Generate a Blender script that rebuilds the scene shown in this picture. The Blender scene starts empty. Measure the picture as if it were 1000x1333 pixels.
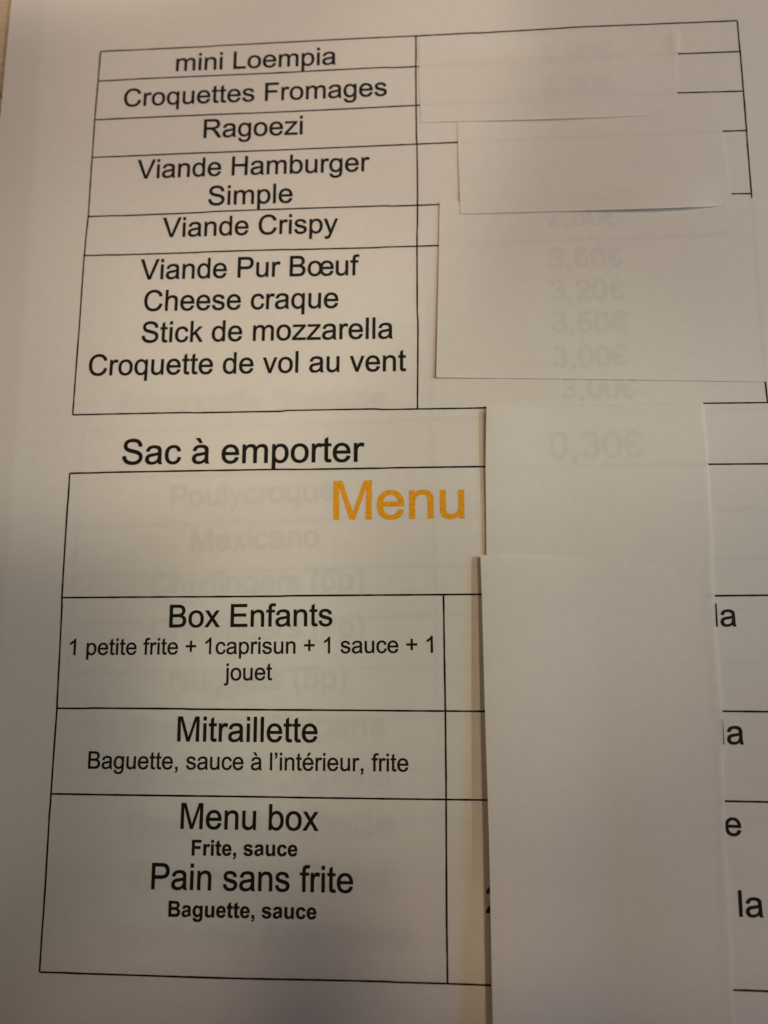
import bpy, math, random
from mathutils import Matrix, Vector
random.seed(7)
S = bpy.context.scene
COL = S.collection
MM = 0.001

# ------------------------------------------------------------------ camera
PITCH, YAW, ROLL = math.radians(-9.02117669), math.radians(3.68534721), math.radians(0.0421157)
DIST = 176.239                                   # mm along the lens axis to the paper
ROT = (Matrix.Rotation(PITCH, 3, 'X') @ Matrix.Rotation(YAW, 3, 'Y') @ Matrix.Rotation(ROLL, 3, 'Z'))
ROTI = ROT.transposed()
CAM_UVW = -(ROTI @ Vector((0, 0, DIST)))         # lens position in paper coordinates (right, down, into table)
FLIP = Matrix.Diagonal((1, -1, -1))
cam_d = bpy.data.cameras.new('camera')
cam_d.sensor_fit = 'HORIZONTAL'
cam_d.sensor_width = 5.5
cam_d.lens = 5.5
cam_d.clip_start = 0.005
cam_d.clip_end = 20
cam_d.dof.use_dof = True
cam_d.dof.focus_distance = 0.172
cam_d.dof.aperture_fstop = 1.7
cam = bpy.data.objects.new('camera', cam_d)
COL.objects.link(cam)
cam.matrix_world = Matrix.Translation(FLIP @ CAM_UVW * MM) @ (FLIP @ ROTI @ FLIP).to_4x4()
S.camera = cam

# ------------------------------------------------------------------ light
W = bpy.data.worlds.new('World')
S.world = W
W.use_nodes = True
bg = W.node_tree.nodes['Background']
bg.inputs['Color'].default_value = (1., 0.609, 0.369, 1)
bg.inputs['Strength'].default_value = 0.1046
S.view_settings.view_transform = 'Standard'
S.view_settings.look = 'None'
S.view_settings.exposure = 0
S.view_settings.gamma = 1
S.view_settings.use_curve_mapping = False
S.cycles.use_denoising = True
S.cycles.max_bounces = 12
S.cycles.diffuse_bounces = 6
S.cycles.transmission_bounces = 8


def aim(o, loc, target):
    o.location = Vector(loc) * MM
    d = Vector(target) - Vector(loc)
    o.rotation_euler = d.to_track_quat('-Z', 'Y').to_euler()


def spot(name, loc, target, half_deg, blend, power, color, radius):
    l = bpy.data.lights.new(name, 'SPOT')
    l.energy = power
    l.color = color
    l.spot_size = math.radians(2 * half_deg)
    l.spot_blend = blend
    l.shadow_soft_size = radius * MM
    o = bpy.data.objects.new(name, l)
    COL.objects.link(o)
    aim(o, loc, target)


def area(name, loc, target, size, power, color):
    l = bpy.data.lights.new(name, 'AREA')
    l.energy = power
    l.color = color
    l.shape = 'DISK'
    l.size = size * MM
    o = bpy.data.objects.new(name, l)
    COL.objects.link(o)
    aim(o, loc, target)


LAMPS = [
    # added spots above right of page; cone edges imitate an unseen phone's shadow
    ('added_spot', (911.7, 639.7, 1279.2), (250.0, 165.1, 0), 10.64, 0.21, 23.7637, (1., 0.739, 0.513), 11),
    ('added_spot', (803.2, 264.9, 539.6), (148.4, 407.5, 0), 18.06, 0.33, 4.404, (1., 0.847, 0.662), 11),
    ('added_spot', (685.5, 42.2, 308.1), (-115.7, -11.3, 0), 7.71, 0.81, 8.1417, (0.977, 1., 0.73), 11),
    ('added_spot', (798.0, 75.6, 650.5), (-15.3, 224.5, 0), 13.65, 0.27, 7.6762, (1., 0.839, 0.613), 11),
    ('added_spot', (195.3, 704.9, 942.5), (-62.7, 116.5, 0), 5.11, 0.19, 9.3656, (1., 0.826, 0.664), 11),
    ('added_spot', (822.0, 457.7, 922.0), (121.9, 57.1, 0), 6.40, 0.05, 5.9205, (1., 0.833, 0.464), 11),
    ('added_spot', (207.4, 896.7, 400.6), (-31.0, -37.8, 0), 1.67, 1.00, 13.8338, (1., 0.953, 0.756), 11),
    ('added_spot', (524.5, 70.9, 850.4), (13.3, -98.9, 0), 1.35, 0.93, 4.7803, (1., 0.794, 0.542), 11),
    ('added_spot', (459.2, 231.6, 485.9), (-52.2, -107.2, 0), 1.78, 0.36, 3.0016, (1., 0.747, 0.557), 11),
    ('added_spot', (539.8, 829.5, 389.4), (-88.6, 105.2, 0), 8.21, 0.80, 7.8334, (1., 0.844, 0.782), 11),
    ('added_spot', (154.6, 778.3, 1164.1), (-83.8, 291.8, 0), 6.48, 0.28, 31.7438, (1., 0.843, 0.667), 11),
]
for q in LAMPS:
    spot(*q)
# cooler lamp low on the right, inferred from yellow bands beside the slips
area('cool_side_lamp', (420, 40, 120), (0, 0, 0), 70, 0.5, (0.12, 0.52, 1.0))


# ------------------------------------------------------------------ pixel-on-paper helper
def at(px, py, h=0.0):
    """the paper point (mm, at height h above the sheet) seen at photo position px, py; world mm"""
    d = ROTI @ Vector(((px - 500) / 1000.0, (py - 666.5) / 1000.0, 1.0))
    t = (-h - CAM_UVW.z) / d.z
    p = CAM_UVW + d * t
    return Vector((p.x, -p.y, h))


# ------------------------------------------------------------------ materials
def paper_material(name, color, trans, bump=0.02):
    m = bpy.data.materials.new(name)
    m.use_nodes = True
    nt = m.node_tree
    N, L = nt.nodes, nt.links
    N.clear()
    out = N.new('ShaderNodeOutputMaterial')
    mix = N.new('ShaderNodeMixShader')
    pr = N.new('ShaderNodeBsdfPrincipled')
    tr = N.new('ShaderNodeBsdfTranslucent')
    tc = N.new('ShaderNodeTexCoord')
    cloud = N.new('ShaderNodeTexNoise')
    cloud.inputs['Scale'].default_value = 420
    cloud.inputs['Detail'].default_value = 6
    cloud.inputs['Roughness'].default_value = 0.65
    ramp = N.new('ShaderNodeMapRange')
    ramp.inputs['From Min'].default_value = 0.3
    ramp.inputs['From Max'].default_value = 0.7
    ramp.inputs['To Min'].default_value = 0.965
    ramp.inputs['To Max'].default_value = 1.02
    vm = N.new('ShaderNodeVectorMath')
    vm.operation = 'SCALE'
    vm.inputs[0].default_value = color
    fibre = N.new('ShaderNodeTexNoise')
    fibre.inputs['Scale'].default_value = 2600
    fibre.inputs['Detail'].default_value = 3
    bp = N.new('ShaderNodeBump')
    bp.inputs['Strength'].default_value = 0.25
    bp.inputs['Distance'].default_value = bump * MM
    L.new(tc.outputs['Object'], cloud.inputs['Vector'])
    L.new(tc.outputs['Object'], fibre.inputs['Vector'])
    L.new(cloud.outputs['Fac'], ramp.inputs['Value'])
    L.new(ramp.outputs['Result'], vm.inputs['Scale'])
    L.new(fibre.outputs['Fac'], bp.inputs['Height'])
    L.new(vm.outputs['Vector'], pr.inputs['Base Color'])
    L.new(bp.outputs['Normal'], pr.inputs['Normal'])
    pr.inputs['Roughness'].default_value = 0.75
    pr.inputs['Specular IOR Level'].default_value = 0.25
    tr.inputs['Color'].default_value = (0.95, 0.92, 0.85, 1)
    mix.inputs['Fac'].default_value = trans
    L.new(pr.outputs[0], mix.inputs[1])
    L.new(tr.outputs[0], mix.inputs[2])
    L.new(mix.outputs[0], out.inputs['Surface'])
    return m


def ink_material(name, color, rough=0.6):
    m = bpy.data.materials.new(name)
    m.use_nodes = True
    nt = m.node_tree
    pr = nt.nodes['Principled BSDF']
    tc = nt.nodes.new('ShaderNodeTexCoord')
    n = nt.nodes.new('ShaderNodeTexNoise')
    n.inputs['Scale'].default_value = 1500
    n.inputs['Detail'].default_value = 4
    r = nt.nodes.new('ShaderNodeMapRange')
    r.inputs['To Min'].default_value = 0.6
    r.inputs['To Max'].default_value = 1.4
    v = nt.nodes.new('ShaderNodeVectorMath')
    v.operation = 'SCALE'
    v.inputs[0].default_value = color
    nt.links.new(tc.outputs['Object'], n.inputs['Vector'])
    nt.links.new(n.outputs['Fac'], r.inputs['Value'])
    nt.links.new(r.outputs['Result'], v.inputs['Scale'])
    nt.links.new(v.outputs['Vector'], pr.inputs['Base Color'])
    pr.inputs['Roughness'].default_value = rough
    pr.inputs['Specular IOR Level'].default_value = 0.2
    return m


def wood_material():
    m = bpy.data.materials.new('light_wood')
    m.use_nodes = True
    nt = m.node_tree
    N, L = nt.nodes, nt.links
    pr = N['Principled BSDF']
    tc = N.new('ShaderNodeTexCoord')
    mp = N.new('ShaderNodeMapping')
    mp.inputs['Scale'].default_value = (60, 700, 60)
    n = N.new('ShaderNodeTexNoise')
    n.inputs['Scale'].default_value = 1.0
    n.inputs['Detail'].default_value = 8
    n.inputs['Distortion'].default_value = 0.6
    cr = N.new('ShaderNodeValToRGB')
    cr.color_ramp.elements[0].position = 0.3
    cr.color_ramp.elements[0].color = (0.44, 0.345, 0.235, 1)
    cr.color_ramp.elements[1].position = 0.72
    cr.color_ramp.elements[1].color = (0.66, 0.55, 0.41, 1)
    L.new(tc.outputs['Object'], mp.inputs['Vector'])
    L.new(mp.outputs['Vector'], n.inputs['Vector'])
    L.new(n.outputs['Fac'], cr.inputs['Fac'])
    L.new(cr.outputs['Color'], pr.inputs['Base Color'])
    pr.inputs['Roughness'].default_value = 0.55
    return m


M_MENU = paper_material('menu_paper', (0.86, 0.85, 0.83), 0.26)
M_UNDER = paper_material('under_paper', (0.84, 0.83, 0.81), 0.10)
M_SLIP = paper_material('slip_paper', (0.87, 0.86, 0.84), 0.26)
M_BLACK = ink_material('black_toner', (0.009, 0.008, 0.007))
M_ORANGE = ink_material('orange_toner', (0.82, 0.365, 0.010), 0.7)
M_WOOD = wood_material()
M_MARK = ink_material('brown_mark', (0.07, 0.035, 0.02))


# ------------------------------------------------------------------ building helpers
def link_mesh(name, verts, faces, mat, parent=None, smooth=False):
    me = bpy.data.meshes.new(name)
    me.from_pydata([tuple(Vector(v) * MM) for v in verts], [], faces)
    me.materials.append(mat)
    if smooth:
        for p in me.polygons:
            p.use_smooth = True
    me.update()
    o = bpy.data.objects.new(name, me)
    COL.objects.link(o)
    if parent:
        o.parent = parent
    return o


def tag(o, label=None, cat=None, group=None, kind=None):
    if label:
        o['label'] = label
    if cat:
        o['category'] = cat
    if group:
        o['group'] = group
    if kind:
        o['kind'] = kind
    return o


def ease(x):
    x = max(0.0, min(1.0, x))
    return x * x * (3 - 2 * x)


def wave(x, y):
    """slow unevenness of the printed sheet, mm"""
    return (0.10 * math.sin(x * 0.041 + 0.7) * math.cos(y * 0.033 + 0.4)
            + 0.05 * math.sin(x * 0.11 + y * 0.07) + 0.03 * math.sin(y * 0.17 - x * 0.05))


# ------------------------------------------------------------------ letter shapes (advance, outline), 2048 to the em
G = {
 'a': (1139, "M828 131q-100 -85 -192.5 -120t-198.5 -35q-175 0 -269 85.5t-94 218.5q0 78 35.5 142.5t93 103.5t129.5 59q53 14 160 27q218 26 321 62q1 37 1 47q0 110 -51 155q-69 61 -205 61q-127 0 -187.5 -44.5t-89.5 -157.5l-176 24q24 113 79 182.5t159 107t241 37.5q136 0 221 -32t125 -80.5t56 -122.5q9 -46 9 -166v-240q0 -251 11.5 -317.5t45.5 -127.5h-188q-28 56 -36 131zM813 533q-98 -40 -294 -68q-111 -16 -157 -36t-71 -58.5t-25 -85.5q0 -72 54.5 -120t159.5 -48q104 0 185 45.5t119 124.5q29 61 29 180v66z"),
 'b': (1139, "M301 0h-167v1466h180v-523q114 143 291 143q98 0 185.5 -39.5t144 -111t88.5 -172.5t32 -216q0 -273 -135 -422t-324 -149q-188 0 -295 157v-133zM299 539q0 -191 52 -276q85 -139 230 -139q118 0 204 102.5t86 305.5q0 208 -82.5 307t-199.5 99q-118 0 -204 -102.5t-86 -296.5z"),
 'c': (1024, "M828 389l177 -23q-29 -183 -148.5 -286.5t-293.5 -103.5q-218 0 -350.5 142.5t-132.5 408.5q0 172 57 301t173.5 193.5t253.5 64.5q173 0 283 -87.5t141 -248.5l-175 -27q-25 107 -88.5 161t-153.5 54q-136 0 -221 -97.5t-85 -308.5q0 -214 82 -311t214 -97q106 0 177 65t90 200z"),
 'd': (1139, "M824 0v134q-101 -158 -297 -158q-127 0 -233.5 70t-165 195.5t-58.5 288.5q0 159 53 288.5t159 198.5t237 69q96 0 171 -40.5t122 -105.5v526h179v-1466h-167zM255 530q0 -204 86 -305t203 -101q118 0 200.5 96.5t82.5 294.5q0 218 -84 320t-207 102q-120 0 -200.5 -98t-80.5 -309z"),
 'e': (1139, "M862 342l186 -23q-44 -163 -163 -253t-304 -90q-233 0 -369.5 143.5t-136.5 402.5q0 268 138 416t358 148q213 0 348 -145t135 -408q0 -16 -1 -48h-792q10 -175 99 -268t222 -93q99 0 169 52t111 166zM271 633h593q-12 134 -68 201q-86 104 -223 104q-124 0 -208.5 -83t-93.5 -222z"),
 'f': (569, "M178 0v922h-159v140h159v113q0 107 19 159q26 70 91.5 113.5t183.5 43.5q76 0 168 -18l-27 -157q-56 10 -106 10q-82 0 -116 -35t-34 -131v-98h207v-140h-207v-922h-179z"),
 'g': (1139, "M102 -88l175 -26q11 -81 61 -118q67 -50 183 -50q125 0 193 50t92 140q14 55 13 231q-118 -139 -294 -139q-219 0 -339 158t-120 379q0 152 55 280.5t159.5 198.5t245.5 70q188 0 310 -152v128h166v-918q0 -248 -50.5 -351.5t-160 -163.5t-269.5 -60q-190 0 -307 85.5t-113 257.5zM251 550q0 -209 83 -305t208 -96q124 0 208 95.5t84 299.5q0 195 -86.5 294t-208.5 99q-120 0 -204 -97.5t-84 -289.5z"),
 'h': (1139, "M135 0v1466h180v-526q126 146 318 146q118 0 205 -46.5t124.5 -128.5t37.5 -238v-673h-180v673q0 135 -58.5 196.5t-165.5 61.5q-80 0 -150.5 -41.5t-100.5 -112.5t-30 -196v-581h-180z"),
 'i': (455, "M136 1259v207h180v-207h-180zM136 0v1062h180v-1062h-180z"),
 'j': (455, "M134 1257v209h180v-209h-180zM-94 -412l34 153q54 -14 85 -14q55 0 82 36.5t27 182.5v1116h180v-1120q0 -196 -51 -273q-65 -100 -216 -100q-73 0 -141 19z"),
 'k': (1024, "M136 0v1466h180v-836l426 432h233l-406 -394l447 -668h-222l-351 543l-127 -122v-421h-180z"),
 'l': (455, "M131 0v1466h180v-1466h-180z"),
 'm': (1706, "M135 0v1062h161v-149q50 78 133 125.5t189 47.5q118 0 193.5 -49t106.5 -137q126 186 328 186q158 0 243 -87.5t85 -269.5v-729h-179v669q0 108 -17.5 155.5t-63.5 76.5t-108 29q-112 0 -186 -74.5t-74 -238.5v-617h-180v690q0 120 -44 180t-144 60q-76 0 -140.5 -40t-93.5 -117t-29 -222v-551h-180z"),
 'n': (1139, "M135 0v1062h162v-151q117 175 338 175q96 0 176.5 -34.5t120.5 -90.5t56 -133q10 -50 10 -175v-653h-180v646q0 110 -21 164.5t-74.5 87t-125.5 32.5q-115 0 -198.5 -73t-83.5 -277v-580h-180z"),
 'o': (1139, "M68 531q0 295 164 437q137 118 334 118q219 0 358 -143.5t139 -396.5q0 -205 -61.5 -322.5t-179 -182.5t-256.5 -65q-223 0 -360.5 143t-137.5 412zM253 531q0 -204 89 -305.5t224 -101.5q134 0 223 102t89 311q0 197 -89.5 298.5t-222.5 101.5q-135 0 -224 -101t-89 -305z"),
 'p': (1139, "M135 -407v1469h164v-138q58 81 131 121.5t177 40.5q136 0 240 -70t157 -197.5t53 -279.5q0 -163 -58.5 -293.5t-170 -200t-234.5 -69.5q-90 0 -161.5 38t-117.5 96v-517h-180zM298 525q0 -205 83 -303t201 -98q120 0 205.5 101.5t85.5 314.5q0 203 -83.5 304t-199.5 101q-115 0 -203.5 -107.5t-88.5 -312.5z"),
 'q': (1139, "M813 -407v520q-42 -59 -117.5 -98t-160.5 -39q-189 0 -325.5 151t-136.5 414q0 160 55.5 287t161 192.5t231.5 65.5q197 0 310 -166v142h162v-1469h-180zM259 534q0 -205 86 -307.5t206 -102.5q115 0 198 97.5t83 296.5q0 212 -87.5 319t-205.5 107q-117 0 -198.5 -99.5t-81.5 -310.5z"),
 'r': (682, "M133 0v1062h162v-161q62 113 114.5 149t115.5 36q91 0 185 -58l-62 -167q-66 39 -132 39q-59 0 -106 -35.5t-67 -98.5q-30 -96 -30 -210v-556h-180z"),
 's': (1024, "M63 317l178 28q15 -107 83.5 -164t191.5 -57q124 0 184 50.5t60 118.5q0 61 -53 96q-37 24 -184 61q-198 50 -274.5 86.5t-116 101t-39.5 142.5q0 71 32.5 131.5t88.5 100.5q42 31 114.5 52.5t155.5 21.5q125 0 219.5 -36t139.5 -97.5t62 -164.5l-176 -24q-12 82 -69.5 128t-162.5 46q-124 0 -177 -41t-53 -96q0 -35 22 -63q22 -29 69 -48q27 -10 159 -46q191 -51 266.5 -83.5t118.5 -94.5t43 -154q0 -90 -52.5 -169.5t-151.5 -123t-224 -43.5q-207 0 -315.5 86t-138.5 255z"),
 't': (569, "M528 161l26 -159q-76 -16 -136 -16q-98 0 -152 31t-76 81.5t-22 212.5v611h-132v140h132v263l179 108v-371h181v-140h-181v-621q0 -77 9.5 -99t31 -35t61.5 -13q30 0 79 7z"),
 'u': (1139, "M831 0v156q-124 -180 -337 -180q-94 0 -175.5 36t-121 90.5t-55.5 133.5q-11 53 -11 168v658h180v-589q0 -141 11 -190q17 -71 72 -111.5t136 -40.5t152 41.5t100.5 113t29.5 207.5v569h180v-1062h-161z"),
 'v': (1024, "M430 0l-404 1062h190l228 -636q37 -103 68 -214q24 84 67 202l236 648h185l-402 -1062h-168z"),
 'x': (1024, "M15 0l388 552l-359 510h225l163 -249q46 -71 74 -119q44 66 81 117l179 251h215l-367 -500l395 -562h-221l-218 330l-58 89l-279 -419h-219z"),
 'y': (1024, "M127 -409l-20 169q59 -16 103 -16q60 0 96 20t59 56q17 27 55 134q5 15 16 44l-403 1064h194l221 -615q43 -117 77 -246q31 124 74 242l227 619h180l-404 -1080q-65 -175 -101 -241q-48 -89 -110 -130.5t-148 -41.5q-52 0 -116 22z"),
 'z': (1024, "M40 0v146l676 776q-115 -6 -203 -6h-433v146h868v-119l-575 -674l-111 -123q121 9 227 9h491v-155h-940z"),
 'A': (1366, "M-3 0l563 1466h209l600 -1466h-221l-171 444h-613l-161 -444h-206zM420 602h497l-153 406q-70 185 -104 304q-28 -141 -79 -280z"),
 'B': (1366, "M150 0v1466h550q168 0 269.5 -44.5t159 -137t57.5 -193.5q0 -94 -51 -177t-154 -134q133 -39 204.5 -133t71.5 -222q0 -103 -43.5 -191.5t-107.5 -136.5t-160.5 -72.5t-236.5 -24.5h-559zM344 850h317q129 0 185 17q74 22 111.5 73t37.5 128q0 73 -35 128.5t-100 76t-223 20.5h-293v-443zM344 173h365q94 0 132 7q67 12 112 40t74 81.5t29 123.5q0 82 -42 142.5t-116.5 85t-214.5 24.5h-339v-504z"),
 'C': (1479, "M1204 514l194 -49q-61 -239 -219.5 -364.5t-387.5 -125.5q-237 0 -385.5 96.5t-226 279.5t-77.5 393q0 229 87.5 399.5t249 259t355.5 88.5q220 0 370 -112t209 -315l-191 -45q-51 160 -148 233t-244 73q-169 0 -282.5 -81t-159.5 -217.5t-46 -281.5q0 -187 54.5 -326.5t169.5 -208.5t249 -69q163 0 276 94t153 279z"),
 'D': (1479, "M158 0v1466h505q171 0 261 -21q126 -29 215 -105q116 -98 173.5 -250.5t57.5 -348.5q0 -167 -39 -296t-100 -213.5t-133.5 -133t-175 -73.5t-235.5 -25h-529zM352 173h313q145 0 227.5 27t131.5 76q69 69 107.5 185.5t38.5 282.5q0 230 -75.5 353.5t-183.5 165.5q-78 30 -251 30h-308v-1120z"),
 'E': (1366, "M162 0v1466h1060v-173h-866v-449h811v-172h-811v-499h900v-173h-1094z"),
 'F': (1251, "M168 0v1466h989v-173h-795v-454h688v-173h-688v-666h-194z"),
 'H': (1479, "M164 0v1466h194v-602h762v602h194v-1466h-194v691h-762v-691h-194z"),
 'L': (1139, "M150 0v1466h194v-1293h722v-173h-916z"),
 'M': (1706, "M152 0v1466h292l347 -1038q48 -145 70 -217q25 80 78 235l351 1020h261v-1466h-187v1227l-426 -1227h-175l-424 1248v-1248h-187z"),
 'N': (1479, "M156 0v1466h199l770 -1151v1151h186v-1466h-199l-770 1152v-1152h-186z"),
 'O': (1593, "M99 714q0 365 196 571.5t506 206.5q203 0 366 -97t248.5 -270.5t85.5 -393.5q0 -223 -90 -399t-255 -266.5t-356 -90.5q-207 0 -370 100t-247 273t-84 366zM299 711q0 -265 142.5 -417.5t357.5 -152.5q219 0 360.5 154t141.5 437q0 179 -60.5 312.5t-177 207t-261.5 73.5q-206 0 -354.5 -141.5t-148.5 -472.5z"),
 'P': (1366, "M158 0v1466h553q146 0 223 -14q108 -18 181 -68.5t117.5 -141.5t44.5 -200q0 -187 -119 -316.5t-430 -129.5h-376v-596h-194zM352 769h379q188 0 267 70t79 197q0 92 -46.5 157.5t-122.5 86.5q-49 13 -181 13h-375v-524z"),
 'R': (1479, "M161 0v1466h650q196 0 298 -39.5t163 -139.5t61 -221q0 -156 -101 -263t-312 -136q77 -37 117 -73q85 -78 161 -195l255 -399h-244l-194 305q-85 132 -140 202t-98.5 98t-88.5 39q-33 7 -108 7h-225v-651h-194zM355 819h417q133 0 208 27.5t114 88t39 131.5q0 104 -75.5 171t-238.5 67h-464v-485z"),
 'S': (1366, "M92 471l183 16q13 -110 60.5 -180.5t147.5 -114t225 -43.5q111 0 196 33t126.5 90.5t41.5 125.5q0 69 -40 120.5t-132 86.5q-59 23 -261 71.5t-283 91.5q-105 55 -156.5 136.5t-51.5 182.5q0 111 63 207.5t184 146.5t269 50q163 0 287.5 -52.5t191.5 -154.5t72 -231l-186 -14q-15 139 -101.5 210t-255.5 71q-176 0 -256.5 -64.5t-80.5 -155.5q0 -79 57 -130q56 -51 292.5 -104.5t324.5 -93.5q128 -59 189 -149.5t61 -208.5q0 -117 -67 -220.5t-192.5 -161t-282.5 -57.5q-199 0 -333.5 58t-211 174.5t-79.5 263.5z"),
 'T': (1251, "M531 0v1293h-483v173h1162v-173h-485v-1293h-194z"),
 'V': (1366, "M577 0l-568 1466h210l381 -1065q46 -128 77 -240q34 120 79 240l396 1065h198l-574 -1466h-199z"),
 '0': (1139, "M85 723q0 260 53.5 418.5t159 244.5t265.5 86q118 0 207 -47.5t147 -137t91 -218t33 -346.5q0 -258 -53 -416.5t-158.5 -245t-266.5 -86.5q-212 0 -333 152q-145 183 -145 596zM270 723q0 -361 84.5 -480.5t208.5 -119.5t208.5 120t84.5 480q0 362 -84.5 481t-210.5 119q-124 0 -198 -105q-93 -134 -93 -495z"),
 '1': (1139, "M763 0h-180v1147q-65 -62 -170.5 -124t-189.5 -93v174q151 71 264 172t160 196h116v-1472z"),
 '2': (1139, "M1031 173v-173h-969q-2 65 21 125q37 99 118.5 195t235.5 222q239 196 323 310.5t84 216.5q0 107 -76.5 180.5t-199.5 73.5q-130 0 -208 -78t-79 -216l-185 19q19 207 143 315.5t333 108.5q211 0 334 -117t123 -290q0 -88 -36 -173t-119.5 -179t-277.5 -258q-162 -136 -208 -184.5t-76 -97.5h719z"),
 '3': (1139, "M86 387l180 24q31 -153 105.5 -220.5t181.5 -67.5q127 0 214.5 88t87.5 218q0 124 -81 204.5t-206 80.5q-51 0 -127 -20l20 158q18 -2 29 -2q115 0 207 60t92 185q0 99 -67 164t-173 65q-105 0 -175 -66t-90 -198l-180 32q33 181 150 280.5t291 99.5q120 0 221 -51.5t154.5 -140.5t53.5 -189q0 -95 -51 -173t-151 -124q130 -30 202 -124.5t72 -236.5q0 -192 -140 -325.5t-354 -133.5q-193 0 -320.5 115t-145.5 298z"),
 '5': (1139, "M85 384l189 16q21 -138 97.5 -207.5t184.5 -69.5q130 0 220 98t90 260q0 154 -86.5 243t-226.5 89q-87 0 -157 -39.5t-110 -102.5l-169 22l142 753h729v-172h-585l-79 -394q132 92 277 92q192 0 324 -133t132 -342q0 -199 -116 -344q-141 -178 -385 -178q-200 0 -326.5 112t-144.5 297z"),
 '6': (1139, "M1019 1107l-179 -14q-24 106 -68 154q-73 77 -180 77q-86 0 -151 -48q-85 -62 -134 -181t-51 -339q65 99 159 147t197 48q180 0 306.5 -132.5t126.5 -342.5q0 -138 -59.5 -256.5t-163.5 -181.5t-236 -63q-225 0 -367 165.5t-142 545.5q0 425 157 618q137 168 369 168q173 0 283.5 -97t132.5 -268zM284 475q0 -93 39.5 -178t110.5 -129.5t149 -44.5q114 0 196 92t82 250q0 152 -81 239.5t-204 87.5q-122 0 -207 -87.5t-85 -229.5z"),
 '8': (1139, "M362 795q-112 41 -166 117t-54 182q0 160 115 269t306 109q192 0 309 -111.5t117 -271.5q0 -102 -53.5 -177.5t-162.5 -116.5q135 -44 205.5 -142t70.5 -234q0 -188 -133 -316t-350 -128t-350 128.5t-133 320.5q0 143 72.5 239.5t206.5 131.5zM326 1100q0 -104 67 -170t174 -66q104 0 170.5 65.5t66.5 160.5q0 99 -68.5 166.5t-170.5 67.5q-103 0 -171 -66t-68 -158zM269 423q0 -77 36.5 -149t108.5 -111.5t155 -39.5q129 0 213 83t84 211q0 130 -86.5 215t-216.5 85q-127 0 -210.5 -84t-83.5 -210z"),
 '9': (1139, "M112 365l179 14q24 -106 68 -154q73 -77 180 -77q86 0 151 48q85 62 134 181t51 339q-65 -99 -159 -147t-197 -48q-180 0 -306.5 132.5t-126.5 342.5q0 138 59.5 256.5t163.5 181.5t236 63q225 0 367 -165.5t142 -545.5q0 -425 -157 -618q-137 -168 -369 -168q-173 0 -283.5 97t-132.5 268zM847 997q0 93 -39.5 178t-110.5 129.5t-149 44.5q-114 0 -196 -92t-82 -250q0 -152 81 -239.5t204 -87.5q122 0 207 87.5t85 229.5z"),
 ',': (569, "M182 0v205h205v-205q0 -113 -40 -182.5t-127 -107.5l-50 77q57 25 84 73.5t30 139.5h-102z"),
 '\u2019': (455, "M120 1258v205h205v-205q0 -113 -40 -182.5t-127 -107.5l-50 77q57 25 84 73.5t30 139.5h-102z"),
 '(': (682, "M479 -431q-149 188 -252 440t-103 522q0 238 77 456q90 253 278 504h129q-121 -208 -160 -297q-61 -138 -96 -288q-43 -187 -43 -376q0 -481 299 -961h-129z"),
 ')': (682, "M253 -431h-129q299 480 299 961q0 188 -43 373q-34 150 -95 288q-39 90 -161 300h129q188 -251 278 -504q77 -218 77 -456q0 -270 -103.5 -522t-251.5 -440z"),
 '+': (1196, "M513 237v402h-399v168h399v399h170v-399h399v-168h-399v-402h-170z"),
 '`': (0, "M635 1204h-149l-243 277h245z"),
 '\u00b4': (0, "M457 1204l134 277h236l-220 -277h-150z"),
 '=': (0, "M-20 560h700v130h-700zM-20 800h740v130h-740z"),
 ' ': (569, ""),
}
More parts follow.
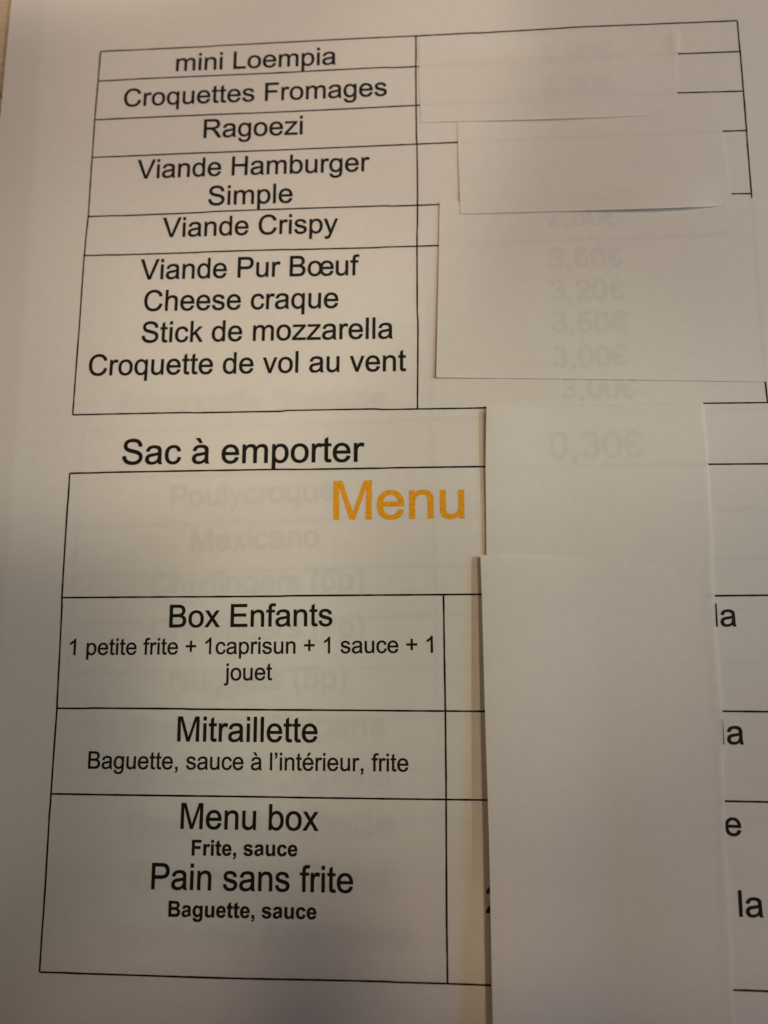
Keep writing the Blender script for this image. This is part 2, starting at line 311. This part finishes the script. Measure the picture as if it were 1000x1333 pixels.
GB = {
 'B': (1479, "M150 1466h586q174 0 259.5 -14.5t153 -60.5t112.5 -122.5t45 -171.5q0 -103 -55.5 -189t-150.5 -129q134 -39 206 -133t72 -221q0 -100 -46.5 -194.5t-127 -151t-198.5 -69.5q-74 -8 -357 -10h-499v1466zM446 1222v-339h194q173 0 215 5q76 9 119.5 52.5t43.5 114.5q0 68 -37.5 110.5t-111.5 51.5q-44 5 -253 5h-170zM446 639v-392h274q160 0 203 9q66 12 107.5 58.5t41.5 124.5q0 66 -32 112t-92.5 67t-262.5 21h-239z"),
 'F': (1251, "M150 0v1466h1005v-248h-709v-347h612v-248h-612v-623h-296z"),
 'a': (1139, "M357 738l-255 46q43 154 148 228t312 74q188 0 280 -44.5t129.5 -113t37.5 -251.5l-3 -328q0 -140 13.5 -206.5t50.5 -142.5h-278q-11 28 -27 83q-7 25 -10 33q-72 -70 -154 -105t-175 -35q-164 0 -258.5 89t-94.5 225q0 90 43 160.5t120.5 108t223.5 65.5q197 37 273 69v28q0 81 -40 115.5t-151 34.5q-75 0 -117 -29.5t-68 -103.5zM733 510q-54 -18 -171 -43t-153 -49q-55 -39 -55 -99q0 -59 44 -102t112 -43q76 0 145 50q51 38 67 93q11 36 11 137v56z"),
 'c': (1139, "M1073 748l-277 -50q-14 83 -63.5 125t-128.5 42q-105 0 -167.5 -72.5t-62.5 -242.5q0 -189 63.5 -267t170.5 -78q80 0 131 45.5t72 156.5l276 -47q-43 -190 -165 -287t-327 -97q-233 0 -371.5 147t-138.5 407q0 263 139 409.5t376 146.5q194 0 308.5 -83.5t164.5 -254.5z"),
 'e': (1139, "M762 338l280 -47q-54 -154 -170.5 -234.5t-291.5 -80.5q-277 0 -410 181q-105 145 -105 366q0 264 138 413.5t349 149.5q237 0 374 -156.5t131 -479.5h-704q3 -125 68 -194.5t162 -69.5q66 0 111 36t68 116zM778 622q-3 122 -63 185.5t-146 63.5q-92 0 -152 -67t-59 -182h420z"),
 'g': (1251, "M121 -70l321 -39q8 -56 37 -77q40 -30 126 -30q110 0 165 33q37 22 56 71q13 35 13 129v155q-126 -172 -318 -172q-214 0 -339 181q-98 143 -98 356q0 267 128.5 408t319.5 141q197 0 325 -173v149h263v-953q0 -188 -31 -281t-87 -146t-149.5 -83t-236.5 -30q-270 0 -383 92.5t-113 234.5q0 14 1 34zM373 553q0 -169 65.5 -247.5t161.5 -78.5q103 0 174 80.5t71 238.5q0 165 -68 245t-172 80q-101 0 -166.5 -78.5t-65.5 -239.5z"),
 'i': (569, "M147 1206v260h281v-260h-281zM147 0v1062h281v-1062h-281z"),
 'r': (797, "M416 0h-281v1062h261v-151q67 107 120.5 141t121.5 34q96 0 185 -53l-87 -245q-71 46 -132 46q-59 0 -100 -32.5t-64.5 -117.5t-23.5 -356v-328z"),
 's': (1139, "M48 303l282 43q18 -82 73 -124.5t154 -42.5q109 0 164 40q37 28 37 75q0 32 -20 53q-21 20 -94 37q-340 75 -431 137q-126 86 -126 239q0 138 109 232t338 94q218 0 324 -71t146 -210l-265 -49q-17 62 -64.5 95t-135.5 33q-111 0 -159 -31q-32 -22 -32 -57q0 -30 28 -51q38 -28 262.5 -79t313.5 -125q88 -75 88 -209q0 -146 -122 -251t-361 -105q-217 0 -343.5 88t-165.5 239z"),
 't': (682, "M634 1062v-224h-192v-428q0 -130 5.5 -151.5t25 -35.5t47.5 -14q39 0 113 27l24 -218q-98 -42 -222 -42q-76 0 -137 25.5t-89.5 66t-39.5 109.5q-9 49 -9 198v463h-129v224h129v211l282 164v-375h192z"),
 'u': (1251, "M847 0v159q-58 -85 -152.5 -134t-199.5 -49q-107 0 -192 47t-123 132t-38 235v672h281v-488q0 -224 15.5 -274.5t56.5 -80t104 -29.5q72 0 129 39.5t78 98t21 286.5v448h281v-1062h-261z"),
 ',': (569, "M132 281h281v-201q0 -122 -21 -192.5t-79.5 -126.5t-148.5 -88l-55 116q85 28 121 77t38 134h-136v281z"),
 ' ': (569, ""),
}
COMPOSE = {'\u00e0': [('a', 0, 1), ('`', 0, 1)], '\u00e9': [('e', 0, 1), ('\u00b4', 0, 1)],
           '\u0153': [('o', 0, 1), ('e', 838, 1)], '\u20ac': [('C', 60, 0.72), ('=', 20, 1)]}
COMPOSE_ADV = {'\u00e0': 1139, '\u00e9': 1139, '\u0153': 1933, '\u20ac': 1139}


def contours(path):
    import re
    tok = re.findall(r'[MLHVZmlhvqtz]|-?\d+\.?\d*', path)
    out, cur, i = [], [], 0
    x = y = cx = cy = 0.0
    cmd = ''
    while i < len(tok):
        if tok[i].isalpha():
            cmd = tok[i]
            i += 1
            if cmd in 'zZ':
                if len(cur) > 2:
                    if abs(cur[0][0] - cur[-1][0]) + abs(cur[0][1] - cur[-1][1]) < 1e-3:
                        cur.pop()
                    out.append(cur)
                cur = []
                continue
        n = {'M': 2, 'L': 2, 'l': 2, 'h': 1, 'v': 1, 'q': 4, 't': 2}[cmd]
        a = [float(v) for v in tok[i:i + n]]
        i += n
        if cmd == 'M':
            x, y = a
            cur = [(x, y)]
            cx, cy = x, y
            continue
        if cmd in 'qt':
            if cmd == 'q':
                c = (x + a[0], y + a[1])
                e = (x + a[2], y + a[3])
            else:
                c = (2 * x - cx, 2 * y - cy)
                e = (x + a[0], y + a[1])
            for k in range(1, 6):
                s = k / 5
                cur.append(((1 - s) ** 2 * x + 2 * s * (1 - s) * c[0] + s * s * e[0],
                            (1 - s) ** 2 * y + 2 * s * (1 - s) * c[1] + s * s * e[1]))
            x, y = e
            cx, cy = c
            continue
        if cmd == 'l':
            x, y = x + a[0], y + a[1]
        elif cmd == 'L':
            x, y = a
        elif cmd == 'h':
            x += a[0]
        elif cmd == 'v':
            y += a[0]
        cx, cy = x, y
        cur.append((x, y))
    return out


def inside(p, poly):
    r, n = False, len(poly)
    for i in range(n):
        (xa, ya), (xb, yb) = poly[i], poly[i - 1]
        if (ya > p[1]) != (yb > p[1]) and p[0] < (xb - xa) * (p[1] - ya) / (yb - ya) + xa:
            r = not r
    return r


def swell(cs, w):
    """ink spread: every outline grows by w, its counters shrink by w"""
    out = []
    for k, c in enumerate(cs):
        hole = sum(inside(c[0], o) for j, o in enumerate(cs) if j != k) % 2
        area = sum(c[i - 1][0] * c[i][1] - c[i][0] * c[i - 1][1] for i in range(len(c)))
        sg = (1 if area > 0 else -1) * (-1 if hole else 1) * w
        q, n = [], len(c)
        for i in range(n):
            a, b, d = Vector(c[i - 1]), Vector(c[i]), Vector(c[(i + 1) % n])
            u, v = b - a, d - b
            if u.length < 1e-6 or v.length < 1e-6:
                q.append(c[i])
                continue
            n1, n2 = Vector((u.y, -u.x)).normalized(), Vector((v.y, -v.x)).normalized()
            m = n1 + n2
            m = m / max(0.5, m.length_squared / 2) if m.length > 1e-4 else n1
            q.append((b.x + m.x * sg, b.y + m.y * sg))
        out.append(q)
    return out


GLYPHS = {}


def glyph(ch, bold):
    key = (ch, bold)
    if key in GLYPHS:
        return GLYPHS[key]
    adv, path = (GB if bold else G)[ch]
    vs, fs = [], []
    if path:
        cu = bpy.data.curves.new('letter_outline', 'CURVE')
        cu.dimensions = '2D'
        cu.fill_mode = 'BOTH'
        for c in swell(contours(path), 16 if bold else 20):
            sp = cu.splines.new('POLY')
            sp.points.add(len(c) - 1)
            for p, q in zip(sp.points, c):
                p.co = (q[0] / 1000, q[1] / 1000, 0, 1)
            sp.use_cyclic_u = True
        ob = bpy.data.objects.new('letter_outline', cu)
        me = bpy.data.meshes.new_from_object(ob)
        vs = [(v.co.x * 1000, v.co.y * 1000) for v in me.vertices]
        fs = [tuple(p.vertices) for p in me.polygons]
        bpy.data.objects.remove(ob)
        bpy.data.curves.remove(cu)
        bpy.data.meshes.remove(me)
    GLYPHS[key] = (adv, vs, fs)
    return GLYPHS[key]


def layout(text, bold):
    """[(verts, faces)] in font units, plus ink extent"""
    x, out = 0.0, []
    for ch in text:
        if ch in COMPOSE and not bold:
            for c, dx, sx in COMPOSE[ch]:
                _, vs, fs = glyph(c, False)
                out.append(([(x + dx + vx * sx, vy) for vx, vy in vs], fs))
            x += COMPOSE_ADV[ch]
        else:
            adv, vs, fs = glyph(ch, bold)
            if vs:
                out.append(([(x + vx, vy) for vx, vy in vs], fs))
            x += adv
    xs = [v[0] for g in out for v in g[0]]
    return out, min(xs), max(xs)


def text_line(text, a, b, parent, surf, mat=None, bold=False, sy=1.0, lift=0.03, weight=1.0, name='text_line'):
    """one printed line; its inked ends sit at photo positions a and b (baseline)"""
    gl, x0, x1 = layout(text, bold)
    A, B = at(a[0], a[1], surf(0, 0) * 0), at(b[0], b[1])
    d = (B - A)
    k = d.length / (x1 - x0)
    ex = d.normalized()
    ey = Vector((-ex.y, ex.x, 0))
    verts, faces = [], []
    for gi, (vs, fs) in enumerate(gl):
        n0 = len(verts)
        for vx, vy in vs:
            p = A + ex * ((vx - x0) * k) + ey * (vy * k * sy)
            verts.append((p.x, p.y, surf(p.x, p.y) + lift + 0.002 * (gi % 2)))
        faces += [tuple(i + n0 for i in f) for f in fs]
    return link_mesh(name, verts, faces, mat or M_BLACK, parent)


def rules(name, lines, parent, surf, width=0.36, lift=0.02, jog=0.0):
    """ruled table lines as flat ink ribbons through photo points"""
    verts, faces = [], []
    for li, pts in enumerate(lines):
        P = [at(*p) for p in pts]
        Q = []
        for i in range(len(P) - 1):                      # resample every 2 mm
            n = max(1, int((P[i + 1] - P[i]).length / 2))
            Q += [P[i].lerp(P[i + 1], t / n) for t in range(n)]
        Q.append(P[-1])
        off = 0.0
        for i, p in enumerate(Q):
            t = (Q[min(i + 1, len(Q) - 1)] - Q[max(i - 1, 0)]).normalized()
            nrm = Vector((-t.y, t.x, 0))
            if i % 11 == 4:
                off = random.uniform(-jog, jog)
            w = width * 0.5 * random.uniform(0.88, 1.12)
            for s in (-1, 1):
                v = p + nrm * (w * s + off)
                verts.append((v.x, v.y, surf(v.x, v.y) + lift + 0.003 * (li % 3)))
            if i:
                k = len(verts) - 4
                faces.append((k, k + 1, k + 3, k + 2))
    return link_mesh(name, verts, faces, M_BLACK, parent)


# ------------------------------------------------------------------ tabletop
TABLE_Z = -1.2
tv = [(-420, 380, TABLE_Z), (420, 380, TABLE_Z), (420, -420, TABLE_Z), (-420, -420, TABLE_Z),
      (-420, 380, -25), (420, 380, -25), (420, -420, -25), (-420, -420, -25)]
tabletop = link_mesh('tabletop', tv, [(0, 3, 2, 1), (4, 5, 6, 7), (0, 1, 5, 4), (1, 2, 6, 5), (2, 3, 7, 6), (3, 0, 4, 7)], M_WOOD)
tag(tabletop, 'pale wooden tabletop showing at the upper left edge of the paper', 'tabletop', kind='structure')


def ribbon(name, pts, width, mat, parent, z):
    verts, faces = [], []
    P = [at(p[0], p[1], z) for p in pts]
    for i, p in enumerate(P):
        t = (P[min(i + 1, len(P) - 1)] - P[max(i - 1, 0)]).normalized()
        n = Vector((-t.y, t.x, 0)) * width * 0.5
        verts += [(p.x - n.x, p.y - n.y, z), (p.x + n.x, p.y + n.y, z)]
        if i:
            k = len(verts) - 4
            faces.append((k, k + 1, k + 3, k + 2))
    return link_mesh(name, verts, faces, mat, parent)


ribbon('dark_mark', [(-9, 124), (-4, 120.5), (-0.5, 121), (1.6, 124), (1.8, 128)], 0.34, M_MARK, tabletop, TABLE_Z + 0.02)
ribbon('dark_mark', [(-2.5, 139), (-0.3, 143), (-0.2, 147), (-2.5, 152)], 0.4, M_MARK, tabletop, TABLE_Z + 0.02)


# ------------------------------------------------------------------ sheets of paper
def grid_sheet(name, fn, nu, nv, mat, parent=None, thick=0.1):
    """fn(s,t) -> point in mm; a sheet with a thin cut edge all round"""
    verts = [fn(i / nu, j / nv) for j in range(nv + 1) for i in range(nu + 1)]
    idx = lambda i, j: j * (nu + 1) + i
    faces = [(idx(i, j), idx(i, j + 1), idx(i + 1, j + 1), idx(i + 1, j)) for j in range(nv) for i in range(nu)]
    ring = ([(i, 0) for i in range(nu)] + [(nu, j) for j in range(nv)]
            + [(i, nv) for i in range(nu, 0, -1)] + [(0, j) for j in range(nv, 0, -1)])
    n0, m = len(verts), len(ring)
    for d in (0, thick):
        for i, j in ring:
            v = verts[idx(i, j)]
            verts.append(Vector((v[0], v[1], v[2] - d)))
    for k in range(m):
        k2 = (k + 1) % m
        faces.append((n0 + k, n0 + k2, n0 + m + k2, n0 + m + k))
    return link_mesh(name, verts, faces, mat, parent, smooth=False)


def quad_fn(tl, tr, br, bl, z):
    """bilinear sheet between four paper points, z(s,t) in mm"""
    def f(s, t):
        p = (tl * (1 - s) + tr * s) * (1 - t) + (bl * (1 - s) + br * s) * t
        return Vector((p.x, p.y, z(p.x, p.y)))
    return f


# lower sheet: seen only as a grey ghost through the menu
def under_z(x, y):
    gap = 0.22 + 0.36 * ease((y - 2) / 40) * ease((20 - x) / 40) + (0.18 + 0.16 * ease((10 - x) / 60)) * ease((-y - 34) / 32)
    return wave(x, y) - gap



sheet = grid_sheet('printed_sheet', quad_fn(at(60, -30), at(1120, -75), at(1165, 1560), at(-42, 1500), under_z), 60, 80, M_UNDER)
tag(sheet, 'white printed sheet under the menu, its grey list showing faintly through the paper', 'paper sheet')
GHOST = [
    ('Fricandelle Sp\u00e9ciale', (157, 539), (502, 530)), ('Poulycroque', (222, 660), (436, 651)),
    ('Mexicano', (249, 718), (416, 711)), ('Chixfingers (6p)', (196, 775), (474, 768)),
    ('Chixfingers (9p)', (196, 834), (475, 829)), ('Nuggets (5p)', (221, 900), (452, 896)),
    ('Brochette Tzigane', (173, 965), (501, 958)), ('Brochette Oignons', (173, 1027), (508, 1023)),
    ('Brochette Dinde', (165, 1094), (514, 1088)), ('Brochette B\u0153uf', (172, 1163), (512, 1161)),
    ('Brochettes Ardennaise', (142, 1235), (543, 1234)),
]
for t, a, b in GHOST:
    text_line(t, a, b, sheet, under_z)
text_line('3,00\u20ac', (732, 519), (829, 518), sheet, under_z, name='price_text')
gl = []
for k in range(12):
    yl = 563 + 61.0 * k + 0.35 * k * k
    yr = yl - 17 + 1.55 * k
    gl.append([(108 - 4.2 * k, yl), (330 - 2 * k, (yl + yr) / 2), (565, yr), (1010, yr - 14 + 1.4 * k)])
gl.append([(124, 330), (100, 690), (62, 1260)])
gl.append([(556, 320), (566, 690), (572, 1290)])
rules('table_grid', gl, sheet, under_z, width=0.3)

# the menu itself
menu_z = lambda x, y: wave(x, y)
menu = grid_sheet('menu_sheet', quad_fn(at(19.4, -45), at(1090, -100), at(1150, 1540), at(-132, 1500), menu_z), 60, 80, M_MENU)
tag(menu, 'white menu sheet printed with two ruled tables and a large orange heading', 'menu')
T1 = [
    [(131, 67), (336, 56.8), (541.5, 47), (750, 35.5), (960, 27)],
    [(128, 105.5), (342, 96), (545, 86), (882, 70), (965, 67)],
    [(124, 156), (340, 147), (546, 137), (881, 121.5), (969, 119)],
    [(121, 205), (350, 195.5), (597, 185), (930, 171.5), (973, 170)],
    [(115.5, 282), (340, 273.5), (600, 264.5), (940, 253), (978, 252.5)],
    [(110, 333), (340, 326), (575, 319.5), (780, 312), (980, 306)],
    [(95, 540), (320, 535.5), (545, 532), (636, 530.5), (905, 524.8), (1000, 523.7), (1010, 523.5)],
    [(131, 67), (123.5, 156), (115.5, 282), (110, 333), (102.5, 440), (95, 540)],
    [(541.5, 47), (542.2, 140), (543.4, 240), (543.3, 330), (543.8, 430), (543.2, 532)],
    [(960, 27), (969.3, 140), (979.3, 268), (988, 390), (996.5, 495), (1000, 524)],
]
T2 = [
    [(90.5, 616), (350, 611.5), (640, 607.5), (915, 604.3), (1008, 603.5)],
    [(81, 778), (330, 776.3), (635, 774), (925, 775), (1021, 774)],
    [(74, 922), (330, 924), (640, 926.3), (935, 925.5), (1030, 926.7)],
    [(66, 1033.5), (330, 1037.3), (645, 1041.5), (940, 1043.5), (1037, 1045.4)],
    [(52, 1265.5), (300, 1273), (583, 1280), (650, 1282.5), (945, 1288), (1051, 1291.7)],
    [(1008, 603.5), (1021, 774), (1030, 926.7), (1037, 1045.4), (1051, 1291.7)],
    [(90.5, 616), (85.8, 695), (81, 778), (74, 922), (66, 1033.5), (59.5, 1150), (52, 1265.5)],
    [(577.5, 774.5), (578.7, 850), (580, 926), (581, 1010), (581.4, 1110), (581.8, 1200), (583, 1280)],
]
rules('table_grid', T1, menu, menu_z, width=0.38, jog=0.10)
rules('table_grid', T2, menu, menu_z, width=0.40, jog=0.11)
LINES = [
    ('mini Loempia', (229, 92.8), (437.5, 83.8), 0.97),
    ('Croquettes Fromages', (161, 139.3), (503.8, 124.3), 0.99),
    ('Ragoezi', (265, 180), (394, 174.5), 1.0),
    ('Viande Hamburger', (178, 232.8), (481.5, 222.3), 1.02),
    ('Simple', (271, 267.8), (381, 263.8), 1.02),
    ('Viande Crispy', (211, 309), (440, 302.8), 1.02),
    ('Viande Pur B\u0153uf', (182, 364), (468, 357.8), 1.04),
    ('Cheese craque', (187, 404.8), (440.5, 400.8), 1.04),
    ('Stick de mozzarella', (184, 446), (511.8, 440.5), 1.04),
    ('Croquette de vol au vent', (115, 489), (529, 482.8), 1.04),
    ('Sac \u00e0 emporter', (158.5, 604.5), (475, 600.8), 1.0),
    ('Box Enfants', (220, 816.7), (433, 814.7), 1.0),
    ('1 petite frite + 1caprisun + 1 sauce + 1', (90.5, 852.8), (564, 849.5), 1.03),
    ('jouet', (291.5, 885.8), (354.5, 885.2), 1.05),
    ('Mitraillette', (230.5, 965), (413.5, 966.2), 1.05),
    ('Baguette, sauce \u00e0 l\u2019int\u00e9rieur, frite', (114.6, 1000.5), (532, 1004.3), 1.05),
    ('Menu box', (235, 1078.5), (415.3, 1081.5), 1.05),
    ('Pain sans frite', (197, 1157), (459.8, 1162.5), 1.05),
]
for t, a, b, sy in LINES:
    text_line(t, a, b, menu, menu_z, sy=sy)
for t, a, b, sy in [('Frite, sauce', (249.6, 1113.4), (387.3, 1114.8), 1.05),
                    ('Baguette, sauce', (219.3, 1193), (412, 1197), 1.05)]:
    tag(text_line(t, a, b, menu, menu_z, bold=True, sy=sy), 'small bold black line of ingredients')
tag(text_line('Menu', (434, 676), (605, 674.3), menu, menu_z, mat=M_ORANGE, sy=0.98, name='heading'), 'large orange heading Menu')
for t, a, b in [('la', (930.6, 815.3), (959.7, 815.3)), ('la', (938.6, 968.5), (969.3, 968.9)),
                ('e', (944.2, 1087.5), (965.8, 1088.3)), ('la', (962.3, 1193), (994.5, 1194))]:
    text_line(t, a, b, menu, menu_z)
text_line('2', (632.8, 1188.5), (656, 1189), menu, menu_z)
for t, a, b in [('2,00\u20ac', (705, 84), (797, 79.5)), ('2,50\u20ac', (706, 126), (800, 122)), ('2,80\u20ac', (712.8, 294.7), (806, 292.8)), ('3,60\u20ac', (714.7, 349), (811, 347)),
                ('3,20\u20ac', (716.4, 391), (813.6, 389.3)), ('3,50\u20ac', (718.8, 433.5), (816, 432)),
                ('3,00\u20ac', (720, 477.6), (817, 476)), 
                ('0,30\u20ac', (715.4, 597), (838, 595.5))]:
    text_line(t, a, b, menu, menu_z, name='price_text')


# ------------------------------------------------------------------ blank slips of paper over the prices
def px_sheet(left, right, h, nu, nv):
    """sheet whose left and right edges run through photo points; h(s,t) its height in mm over the menu"""
    def along(pts, t):
        y0, y1 = pts[0][1], pts[-1][1]
        y = y0 + (y1 - y0) * t
        for (xa, ya), (xb, yb) in zip(pts, pts[1:]):
            if y <= yb or (xb, yb) == pts[-1]:
                k = (y - ya) / (yb - ya)
                return xa + (xb - xa) * k, y
    def f(s, t):
        xl, yl = along(left, t)
        xr, yr = along(right, t)
        hh = h(s, t)
        p = at(xl + (xr - xl) * s, yl + (yr - yl) * s, hh)
        p.z = hh + wave(p.x, p.y)
        return p
    return f


def slip(label, left, right, h, nu=60, nv=60, thick=0.09):
    o = grid_sheet('paper_slip', px_sheet(left, right, h, nu, nv), nu, nv, M_SLIP, thick=thick)
    for p in o.data.polygons:
        p.use_smooth = p.index < nu * nv
    return tag(o, label, 'paper slip', 'blank paper slips covering the prices')


def lift(s, c, w):
    """1 at s=c falling to 0 at distance w"""
    return 1 - ease(abs(s - c) / w)


slip('large white slip with a column of faint grey prices showing through it',
     [(572.5, 262), (571.5, 330), (568, 491)], [(1004, 258), (1007, 330), (1014, 497)],
     lambda s, t: 0.19 + 0.26 * lift(s, 0, 0.22) * (0.6 + 0.4 * t) + 0.05 * lift(t, 1, 0.05) * (1 - s) - 0.04 * lift(s, 1, 0.2))
slip('wide white slip below the top one, its curled lower edge casting a dark shadow',
     [(595.5, 140), (596.5, 200), (599.5, 278)], [(937, 135), (941, 172), (954, 268.5)],
     lambda s, t: 0.08 + 0.17 * ease((t - 0.05) / 0.5) - 0.15 * lift(s, 1, 0.3) * t
     + (0.20 + 0.68 * lift(s, 0.72, 0.40)) * ease((t - 0.62) / 0.38) * (1 - lift(s, 1, 0.14)))
slip('topmost white slip just under the upper rule of the first table',
     [(545, 51), (546, 110), (548, 159)], [(884.5, 42), (882, 80), (881.5, 150)],
     lambda s, t: 0.10 + 0.66 * ease(t / 0.3) * lift(s, 0.5, 0.5) * (1 - 0.45 * ease((t - 0.6) / 0.4)) + 0.26 * lift(s, 1, 0.06) * (1 - ease(t / 0.5)), thick=0.06)
slip('white slip beside the orange heading, its lower part tucked under another slip',
     [(633.5, 528), (632.3, 607), (633.5, 722), (640, 1345)],
     [(915.5, 522), (922.5, 604), (930.5, 775), (932.4, 815), (940.6, 926), (941.7, 960), (944.7, 1085), (954.5, 1290), (957, 1345)],
     lambda s, t: 0.25 + 0.55 * lift(s, 0, 0.38) * ease(t / 0.006) * (1 - 0.6 * ease(t / 0.2)) + 0.10 * lift(s, 1, 0.05) * ease((t - 0.15) / 0.2), 60, 120)
slip('lowest white slip running off the bottom edge with a dark shadow along its left side',
     [(625.5, 723), (627.5, 780), (631.5, 925), (637, 1100), (642, 1345)],
     [(904, 726), (911, 765), (938, 1090), (954, 1345)],
     lambda s, t: 0.32 + (0.62 + 1.2 * t) * lift(s, 0, 0.55) - 0.10 * (1 - ease(t / 0.03)) - 0.08 * lift(s, 1, 0.3), 60, 120)
